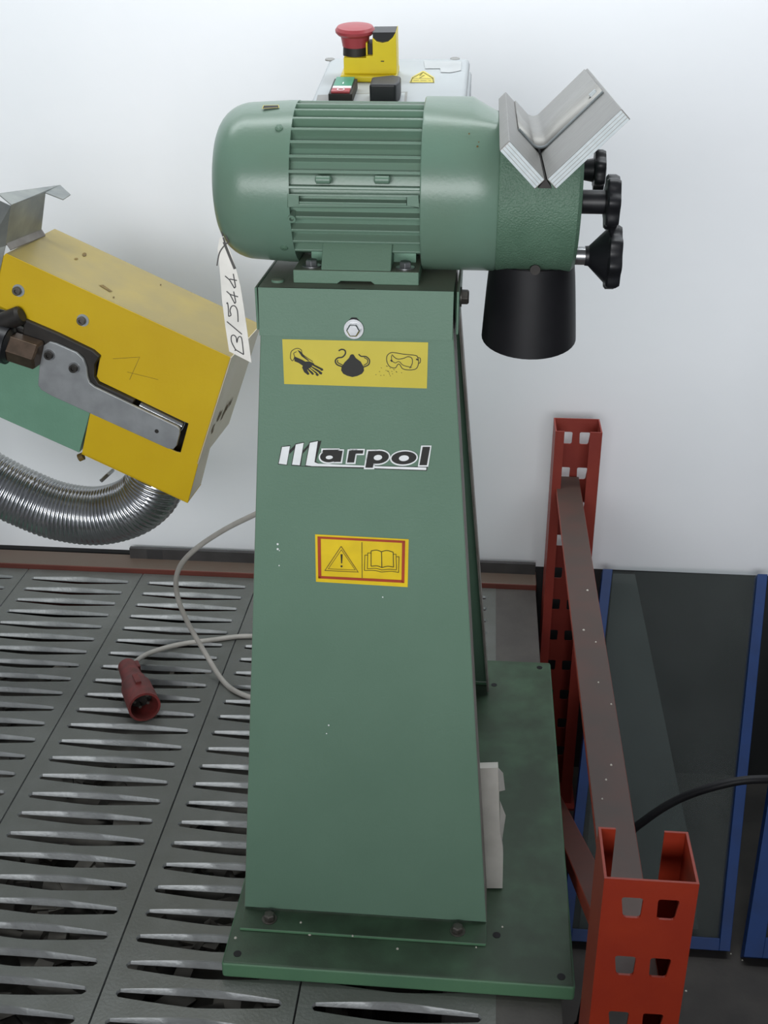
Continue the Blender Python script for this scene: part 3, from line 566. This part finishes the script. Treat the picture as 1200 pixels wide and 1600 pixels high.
# emergency stop with its yellow key guard
g0, h0_ = loc(529, 129); g1, _ = loc(622, 129); gw = g1-g0
es = bx_on('stop_guard_base', 'yellow_plain', g0+.001, g1-.003, h0_, h0_+.052, .0, .008, cbx, .002)
fr0 = cx_(g0+.005, h0_+.008, .008); sc_ = gw/400.0     # guard profile in the close-up's pixels, x from 230, y up from 385
pts = [(0, 0), (355, 0), (355, 100), (352, 268), (330, 232), (300, 208), (262, 200), (225, 208), (196, 232), (196, 118), (150, 118), (150, 104), (0, 104)]
gp = MB().prism([fr0+ex*x*sc_+ez*y*sc_ for x, y in pts], ey*.034).build('stop_guard', 'yellow_plain', cbx, bev=.0008)
MB().prism([fr0+ex*x*sc_+ez*y*sc_+ey*.003 for x, y in ((200, 190), (348, 190), (348, 264), (196, 262))], ey*.028).build('key_block', 'black', gp)
MB().prism([fr0+ex*x*sc_+ez*y*sc_+ey*.004 for x, y in ((150, 104), (160, 104), (160, 196), (150, 196))], ey*.026).build('guard_rib', 'yellow_plain', gp)
MB().prism([fr0+ex*x*sc_+ez*y*sc_+ey*.006 for x, y in ((164, 110), (192, 110), (192, 188), (164, 188))], ey*.02).build('key_bar', 'dark', gp)
sc0 = fr0+ex*72*sc_+ey*.018
MB().lathe(sc0+ez*100*sc_, ez, [(0, .0155), (62*sc_, .0150)], 32).build('collar', 'dark', gp)
MB().lathe(sc0+ez*158*sc_, ez, [(0, .0158), (16*sc_, .0162), (66*sc_, .0178), (72*sc_, .0210), (88*sc_, .0238), (104*sc_, .0240), (122*sc_, .0215), (130*sc_, .015), (133*sc_, .002)], 40).build('mushroom_button', 'redplastic', gp)
MB().ribbon([fr0+ex*250*sc_+ez*84*sc_-ey*.0004, fr0+ex*272*sc_+ez*84*sc_-ey*.0004], .0012, -ey).build('guard_mark', 'ink', gp, smooth=False)

# ================================================================== hanging paper tag
tY = 1.262
def tp(u, v): return atY(u, v, tY)
tg = empty('paper_tag', tp(370, 565), 'white paper tag reading B/544 hanging by string from the motor', 'tag')
outl = [(343, 372), (349, 369), (360, 392), (370, 424), (376, 448), (381, 480), (386, 515), (393, 567), (358, 549), (352, 510), (347, 470), (344, 430), (340, 388)]
tgm = MB().prism([tp(u, v) for u, v in outl], (0, .0006, 0)).build('card', 'tag', tg, smooth=False)
def t6(x, y, o=.0): return atY(320+x/6.669, 340+y/6.669, tY-.0006)
stk = [[(210, 608), (232, 660), (300, 700), (330, 652)], [(262, 610), (330, 652), (270, 600)], [(225, 768), (250, 800), (325, 822)], [(258, 870), (330, 822), (300, 780)],
       [(232, 893), (240, 942), (268, 925)], [(240, 942), (265, 940), (305, 930)], [(230, 1085), (388, 1215)], [(318, 1390), (408, 1392)]]
# handwriting runs up the card: B / 5 4 4
hand = [[(312, 1388), (322, 1378), (405, 1428)], [(322, 1380), (280, 1300), (276, 1240), (300, 1225), (326, 1250), (334, 1300), (345, 1256), (366, 1240), (386, 1270), (404, 1425)],
        [(230, 1084), (386, 1216)],
        [(226, 898), (236, 890), (244, 940), (248, 1030)], [(248, 1030), (272, 1016), (262, 968), (280, 925), (312, 922), (336, 960), (344, 1020), (346, 1088)],
        [(226, 768), (262, 800), (312, 896)], [(312, 896), (322, 880), (300, 770)], [(262, 800), (346, 826)],
        [(210, 608), (258, 650), (308, 736)], [(308, 736), (320, 720), (296, 586)], [(258, 640), (334, 656)]]
hb = MB()
for s_ in hand: hb.ribbon(smoothpts([t6(*q) for q in s_], 5) if len(s_) > 3 else [t6(*q) for q in s_], .0011, (0, -1, 0))
hb.build('handwriting', 'inkgrey', tgm, smooth=False)
sb = MB(); sb.tube(smoothpts([atY(345, 330, 1.292), atY(345, 352, 1.275), tp(349, 372), tp(352, 380)]), .0009, 6); sb.tube(smoothpts([atY(346, 335, 1.29), tp(353, 368), tp(357, 378), tp(352, 382), tp(343, 395), tp(339, 415)]), .0008, 6)
sb.tube(smoothpts([tp(350, 378), tp(358, 398), tp(367, 420)]), .0016, 6); sb.build('string', 'string', tg)

# ================================================================== power cable with red plug
cpts = [atY(430, 790, 1.70), atY(400, 803, 1.70), atY(350, 828, 1.72), atY(303, 860, 1.74), atY(279, 890, 1.755), atY(276, 925, 1.765), atY(291, 968, 1.77), atY(318, 1016, 1.765), atZ(347, 1062, DK+.006), atZ(372, 1082, DK+.005), atZ(410, 1092, DK+.005), atZ(450, 1080, DK+.005), atZ(470, 1040, DK+.005), atZ(430, 1000, DK+.005), atZ(385, 994, DK+.005), atZ(330, 1000, DK+.005), atZ(275, 1008, DK+.006), atZ(230, 1022, DK+.012), atZ(205, 1040, DK+.022)]
ca = empty('power_cable', atZ(300, 1050, DK), 'grey power cable with a red industrial plug lying on the slotted deck', 'cable')
MB().tube(smoothpts(cpts, 10), .0046, 12).build('cord', 'cable', ca)
pa = atZ(198, 1040, DK+.028); pe = atZ(226, 1105, DK+.030); ax = (pe-pa).normalized(); Lp = (pe-pa).length
pg = MB().lathe(pa, ax, [(0, .009), (.002, .016), (Lp*.38, .019), (Lp*.40, .0215), (Lp*.5, .023), (Lp*.55, .026), (Lp*.98, .0275), (Lp, .0275), (Lp, .0235), (Lp*.72, .0225), (Lp*.72, .002)], 36).build('plug', 'plug', ca, ang=30); pg['label'] = 'dirty red round plug with dark pins'
MB().lathe(pa+ax*(Lp*.73), ax, [(0, .0215), (.002, .0215)], 24).build('socket_face', 'dark', pg)
aa, ab = basis(ax)
for i in range(5): c = pa+ax*(Lp*.74)+(aa*cos(2*pi*i/5)+ab*sin(2*pi*i/5))*.0125; MB().cyl(c, c+ax*.016, .0028, n=10).build('pin', 'steel', pg)
kk = pa+ax*(Lp*.6)-ab*.0265; MB().box(kk+ax*.008, (.010, .028, .008), Matrix((aa, ax, ab)).transposed()).build('key_ridge', 'plug', pg, bev=.001)
for sgn in (1,): MB().box(pa+ax*.012-aa*.015, (.012, .022, .016), Matrix((aa, ax, ab)).transposed()).build('cord_clamp', 'plug', pg, bev=.002)

# ================================================================== folded white card in the pedestal opening
b0 = V((.030, 1.235, BZ)); wc = MB()
wc.prism([atY(745, 1204, 1.245), atY(778, 1203, 1.245), atY(780, 1245, 1.238), atY(781, 1300, 1.236), atY(786, 1335, 1.234), atY(785, 1391, 1.232), atY(745, 1391, 1.232)], (0, .012, 0))
wco = wc.build('folded_card', 'paper', smooth=False); tag(wco, 'crumpled white card standing on the green base beside the pedestal', 'card')
WL[wco] = WL[wco]; dz = BZ-min((wco.matrix_world.translation.z if False else WL[wco].z), 9); wco.location.z += dz; WL[wco].z += dz
MB().prism([V(p)+V((0, 0, dz)) for p in (atY(778, 1203, 1.247), atY(786, 1212, 1.26), atY(789, 1238, 1.26), atY(780, 1240, 1.242))], (0, .001, 0)).build('flap', 'paper', wco, smooth=False)
MB().prism([V(p)+V((0, 0, dz)) for p in (atY(781, 1255, 1.238), atY(790, 1278, 1.25), atY(784, 1320, 1.25), atY(781, 1330, 1.236))], (0, .001, 0)).build('flap', 'paper', wco, smooth=False)

# ================================================================== yellow and green belt machine at the left
SY = empty('belt_sander', (-1.12, 1.72, DK), 'tilted yellow and green belt machine at the left picture edge', 'machine')
dY = V((sin(radians(4)), cos(radians(4)), 0)); Q = atY(360, 562, 1.6)
def yp(u, v, o=0): return pl(u, v, Q+dY*o, dY)                    # sighting onto the guard's front, o metres behind it
def y3(x, y, o=0): return yp(x/2.667, 270+y/2.667, o)
A_, B_ = yp(9, 396), yp(362, 559); e1 = (B_-A_).normalized(); e2 = (e1.cross(dY)).normalized(); e2 = e2 if e2.z > 0 else -e2
GD = .172
yo = [(25, 335), (965, 770), (825, 1215), (782, 1378), (340, 1172), (375, 1000), (735, 1162), (752, 1166), (785, 1045), (762, 1036), (400, 862), (417, 765), (110, 610), (-20, 548), (-14, 470), (8, 352)]
gf = MB().prism([y3(x, y) for x, y in yo], dY*.003).build('guard', 'yellow', SY, bev=.001); gf['label'] = 'yellow sheet metal belt guard'
tpl = [y3(25, 335), y3(965, 770)]
MB().prism([tpl[0], tpl[1], tpl[1]-e2*.002, tpl[0]-e2*.002], dY*GD).build('guard_top', 'yellow', gf, bev=.0008)['label'] = 'dusty yellow top sheet'
rs = MB().prism([y3(965, 770), y3(825, 1213), y3(825, 1213)-e1*.002, y3(965, 770)-e1*.002], dY*GD).build('guard_end', 'grimy', gf); rs['label'] = 'grimy end sheet'
MB().prism([y3(822, 1216, .002), y3(782, 1376, .002), y3(782, 1376, .002)-e1*.002, y3(822, 1216, .002)-e1*.002], dY*(GD*.40)).build('guard_end', 'grimy', gf)
bk1 = [y3(12, 345, GD), y3(965, 770, GD), y3(835, 1180, GD), y3(-60, 770, GD)]
MB().prism(bk1, dY*.002).build('guard_back', 'yellow', gf)
MB().prism([y3(782, 1376), y3(340, 1172), y3(340, 1172)+e2*.002, y3(782, 1376)+e2*.002], dY*GD*.40).build('guard_bottom', 'yellow', gf)
# stain on the end sheet
sC = y3(850, 1125)+e1*.0006
rn = random.Random(5)
stn = MB()
for i in range(9):
    c = sC+dY*rn.uniform(.03, .12)+e2*rn.uniform(-.022, .03); k = rn.uniform(.004, .012); ph = [rn.uniform(.5, 1.2) for _ in range(9)]
    stn.poly([c+(dY*cos(2*pi*j/9)+e2*sin(2*pi*j/9)*1.5)*k*ph[j]+e1*.00005*i for j in range(9)])
stn.build('stain', 'stain', rs, smooth=False)
# inner dark cavity plate and belt
MB().prism([y3(-40, 560, .05), y3(120, 600, .05), y3(430, 750, .05), y3(800, 1030, .05), y3(760, 1180, .05), y3(380, 1010, .05), y3(-40, 800, .05)], dY*.003).build('inner_plate', 'dark', SY, smooth=False)
rim = [y3(x, y, .003) for x, y in ((110, 610), (417, 765), (400, 862), (785, 1045), (752, 1166))]
cw = MB()
for i in range(4): cw.add([rim[i], rim[i+1], rim[i+1]+dY*.03, rim[i]+dY*.03], [(0, 1, 2, 3)])
cw.build('slot_wall', 'dark', gf, solid=.001)
# green arm plate, running out of the picture to the pedestal
gpn = MB().prism([y3(375, 1000, .004), y3(330, 1167, .004), y3(0, 1020, .004), y3(-1000, 575, .004), y3(-1000, 275, .004), y3(-60, 690, .004), y3(200, 800, .004)], dY*.05).build('arm', 'green_flat', SY, bev=.001); gpn['label'] = 'pale green arm plate'
pcx = -1.13
MB().prism([V((pcx-.09, 1.60, DK+.012)), V((pcx+.05, 1.60, DK+.012)), V((pcx+.05, 1.66, y3(-900, 420).z)), V((pcx-.09, 1.66, y3(-900, 420).z))], (0, .14, 0)).build('column', 'green_flat', SY, bev=.003)
MB().bb((pcx-.14, 1.52, DK), (pcx+.09, 1.86, DK+.012)).build('base_plate', 'green_flat', SY, bev=.002)
# lever plate and fittings
lv = [(205, 705), (232, 712), (318, 750), (345, 775), (360, 812), (364, 850), (372, 875), (392, 892), (738, 1058), (749, 1070), (748, 1090), (735, 1138), (722, 1152), (700, 1150), (215, 930), (172, 905), (158, 885), (165, 800), (182, 720)]
lever = MB().prism([y3(x, y, -.014) for x, y in lv], dY*.005).build('lever', 'alu_plate', SY, bev=.0008, ang=40); lever['label'] = 'grey aluminium lever plate'
bkp = [(100, 612), (240, 672), (385, 742), (415, 768), (395, 800), (392, 850), (410, 880), (560, 950), (540, 985), (380, 905), (330, 800), (180, 740), (90, 700)]
MB().prism([y3(x, y, -.008) for x, y in bkp], dY*.02).build('lever_bar', 'dark', SY, bev=.002)
r0p, r1p = y3(583, 968, .006), y3(764, 1058, .006)
MB().lathe(r0p, r1p-r0p, [(0, .006), (.001, .0085), ((r1p-r0p).length-.001, .0085), ((r1p-r0p).length, .006)], 24).build('roller', 'duct', SY)
MB().lathe(y3(515, 930, .004), (r1p-r0p), [(0, .006), (.006, .006)], 16).build('spacer', 'white', SY)
for x, y in ((207, 758), (310, 812)):
    p = y3(x, y, -.014); MB().lathe(p, -dY, [(0, .0085), (.0015, .0085)], 20).build('washer', 'chrome', lever); MB().lathe(p-dY*.0015, -dY, [(0, .006), (.006, .006), (.006, .003), (.003, .003)], 20).build('screw', 'dark', lever)
p = y3(653, 1077, -.0143); MB().lathe(p, -dY, [(0, .0032), (.0003, .0032)], 16).build('hole', 'dark', lever)
for x, y in ((78, 490), (346, 614)):
    p = y3(x, y); MB().lathe(p, -dY, [(0, .0092), (.0012, .0092)], 24).build('washer', 'alu_edge', gf); MB().lathe(p-dY*.0012+V((-.001, 0, 0)), -dY, [(0, .0062), (.006, .0062), (.0065, .0055), (.0065, .003), (.003, .003), (.003, .0002)], 20).build('screw', 'steel', gf)
n0, n1 = y3(38, 720, -.022), y3(165, 762, -.022)
MB().cyl(y3(-70, 690, -.022), n0, .0285, n=32).build('spindle', 'black', SY); MB().cyl(n0, n0+(n1-n0)*.1, .0275, .022, n=32).build('spindle_collar', 'black', SY)
MB().lathe(n0, n1-n0, [(0, .0225), ((n1-n0).length-.003, .0225), ((n1-n0).length, .019)], 6).build('hex_nut', 'bronze', SY, bev=.0008)
MB().lathe(y3(-60, 650, -.012), y3(90, 592, -.012)-y3(-60, 650, -.012), [(0, .014), ((y3(90, 592)-y3(-60, 650)).length-.004, .014), ((y3(90, 592)-y3(-60, 650)).length, .010)], 24).build('knob', 'dark', SY)
MB().prism([y3(-60, 590, -.004), y3(60, 640, -.004), y3(190, 700, -.004), y3(180, 800, -.004), y3(-60, 770, -.004)], dY*.012).build('clamp_block', 'dark', SY, bev=.002)
ink('scratch', [('l', .0006, [(470, 775), (582, 768), (540, 862)]), ('l', .0005, [(530, 830), (660, 862)])], 'stain', gf, lambda x, y, o: y3(x, y, -o), -dY, .0004)
def yt(x, y): return pl(x/2.667, 270+y/2.667, tpl[0]+e2*.0005, e2)
ink('dirt_mark', [('p', [(412, 468), (430, 466), (470, 494), (458, 496)]), ('p', ell(352, 340, 9, 8)), ('p', ell(318, 358, 8, 4)), ('p', ell(670, 466, 3, 3)), ('p', ell(474, 518, 4, 3))], 'stain', gf, lambda x, y, o: yt(x, y), e2, 0)
p = y3(338, 1184, .003); MB().lathe(p, (p-y3(300, 1200)).normalized(), [(-.004, .003), (-.004, .006), (.004, .006), (.004, .003)], 16).build('ring', 'stain', SY)
MB().tube([y3(470, 1240, .06), y3(445, 1262, .02), y3(420, 1285, .01)], .003, 8).build('pin', 'chrome', SY)
# galvanised hood at the guard's upper left end
hP = A_-e1*.003
def hp(x, y): return pl(x/8.571, 270+y/8.571, hP, e1)
h_lt, h_rt, h_rb, h_lb = hp(150, 440), hp(610, 272), hp(552, 785), hp(80, 975)
hood = MB().prism([h_lt, h_rt, h_rb, h_lb], -e1*.0015).build('hood', 'galv', SY, smooth=False); hood['label'] = 'bent galvanised sheet hood'
d1 = (h_rt-h_lt).normalized(); fw2 = e1*.028
ext = h_lt-d1*.0
MB().prism([h_lt, h_rt-d1*.002, h_rt+fw2*.95+d1*.004, h_rt+fw2+d1*.030+V((0, 0, .004)), h_rt+d1*.055+V((0, 0, .003)), h_lt+d1*.02-e1*.03], e2*.0015).build('hood_flange', 'galv', hood, smooth=False)
MB().prism([h_lt, h_lb, y3(-25, 520, -.004), y3(-60, 330, -.01), h_lt-e1*.06], -dY*.0015).build('hood_front', 'galv', hood, smooth=False)
MB().prism([h_lb+e2*.002, h_rb+e2*.002, h_rb+e1*.008-e2*.004, h_lb+e1*.008-e2*.004], e2*.0015).build('hood_lip', 'edge', hood, smooth=False)

# ---- flexible aluminium duct below the guard
def dq(u, v, Y=1.685): return atY(u, v, Y)
cen = smoothpts([dq(252, 716), dq(247, 742), dq(232, 772), dq(200, 795), dq(150, 806), dq(90, 798), dq(40, 779), dq(0, 760), dq(-60, 728), dq(-130, 700)], 40)
L = [0]
for i in range(1, len(cen)): L.append(L[-1]+(cen[i]-cen[i-1]).length)
tot = L[-1]; nr_ = 68; cp_ = []; j = 0; N_ = nr_*4
for k in range(N_+1):
    s_ = tot*k/N_
    while j < len(L)-2 and L[j+1] < s_: j += 1
    t = (s_-L[j])/max(L[j+1]-L[j], 1e-9); cp_.append(cen[j].lerp(cen[j+1], min(max(t, 0), 1)))
du = MB().tube(cp_, .047, 40, rf=lambda k: .0465+(.0, .0016, .0024, .0016)[k % 4]).build('flexible_duct', 'duct', ang=80)
tag(du, 'ribbed silver flexible duct curving below the yellow guard', 'duct')

# ================================================================== blue framed panes leaning at the right
def pane(name, tl, tr_, bl, br_, wd, label, cross=None):
    tl, tr_, bl, br_ = map(V, (tl, tr_, bl, br_)); x_ = (tr_-tl).normalized(); n_ = x_.cross((tl-bl).normalized()).normalized()
    t = empty(name, (bl+br_)/2, label, 'glass panel'); th = n_*.03
    for nm, a, b_, in_ in (('stile', bl, tl, x_), ('stile', br_, tr_, -x_)):
        MB().prism([a, a+in_*wd, b_+in_*wd, b_], th).build(nm, 'blue', t, bev=.001)
    for nm, a, b_, hgt in (('bottom_rail', bl, br_, wd*1.1),):
        u_ = (tl-bl).normalized(); MB().prism([a+x_*wd, b_-x_*wd, b_-x_*wd+u_*hgt, a+x_*wd+u_*hgt], th).build(nm, 'blue', t, bev=.001)
    u_ = (tl-bl).normalized()
    MB().prism([bl+x_*wd*.6+u_*wd*.6+n_*.013, br_-x_*wd*.6+u_*wd*.6+n_*.013, tr_-x_*wd*.6+n_*.013, tl+x_*wd*.6+n_*.013], n_*.004).build('pane', 'glass', t, smooth=False)
    return t
pane('glazed_panel', (.2655, 2.164, .528), (.597, 2.166, .530), (.188, 1.67, .0), (.500, 1.67, .0), .020, 'dusty dark glass pane in a blue frame leaning against the wall')
nb = V((1, 0, 0)).cross(V((0, .494, .528)).normalized()).normalized()*-.03
gb = [V((.272, 2.10, .452))+nb, V((.312, 2.10, .452))+nb, V((.375, 1.77, .10))+nb, V((.232, 1.77, .10))+nb]
gb = [pl(u, v, V((.27, 2.164, .528))-V((0, -.730, .683))*.012, V((0, -.730, .683))) for u, v in ((958, 896), (992, 897), (1074, 1300), (1092, 1452), (905, 1452))]
go = MB().prism(gb, V((0, .730, -.683))*.006).build('board', 'wedge_board', smooth=False); tag(go, 'grey board added behind the large blue framed glass for its paler wedge', 'board')  # added board standing in for the paler wedge in the glass
pane('glazed_panel', (.640, 2.06, .36), (.95, 2.06, .36), (.522, 1.655, .0), (.83, 1.655, .0), .034, 'blue framed glass pane at the right picture edge')
h0 = atY(962, 1380, 1.42); h1 = atY(1330, 1262, 1.40)
hs = [V((h0.x-.03, 1.47, .0065)), V((h0.x-.03, 1.45, .03)), V((h0.x-.02, 1.43, .2)), h0, atY(978, 1312, 1.41), atY(1010, 1280, 1.40), atY(1060, 1249, 1.39), atY(1120, 1228, 1.38), atY(1180, 1218, 1.38), atY(1250, 1224, 1.39), h1, V((h1.x+.09, 1.42, .3)), V((h1.x+.12, 1.46, .06)), V((h1.x+.14, 1.52, .0065)), V((h1.x+.18, 1.62, .0065))]
ho = MB().tube(smoothpts(hs, 10), .0062, 12).build('hose', 'rubber'); tag(ho, 'black hose arching in front of the blue framed glass', 'hose')
# light chips of plaster on the dusty surfaces
chp = MB()
for u, v, z in ((912, 984, .76), (1081-150, 1003, .76), (947, 1218, .76), (941, 1248, .76), (955, 1195, .76), (935, 1066, .76), (955, 1100, .76), (918, 922, .76), (470, 1441, BZ+.0045), (484, 1460, BZ+.0005), (551, 1462, BZ+.0045), (621, 1482, BZ), (744, 1480, BZ), (368, 1465, BZ), (785, 1448, BZ), (1085, 1480, 0), (1142, 1490, 0), (1072, 1548, 0), (1160, 1500, 0)):
    p = atZ(u, v, z+.0005); k = random.uniform(.0012, .0022); chp.lathe(p, (0, 0, 1), [(-.0005, k), (.0008, k*.6)], 6)
tag(chp.build('plaster_chips', 'chip', smooth=False), 'tiny pale plaster chips scattered on brace, base and floor', 'chips', kind='stuff')
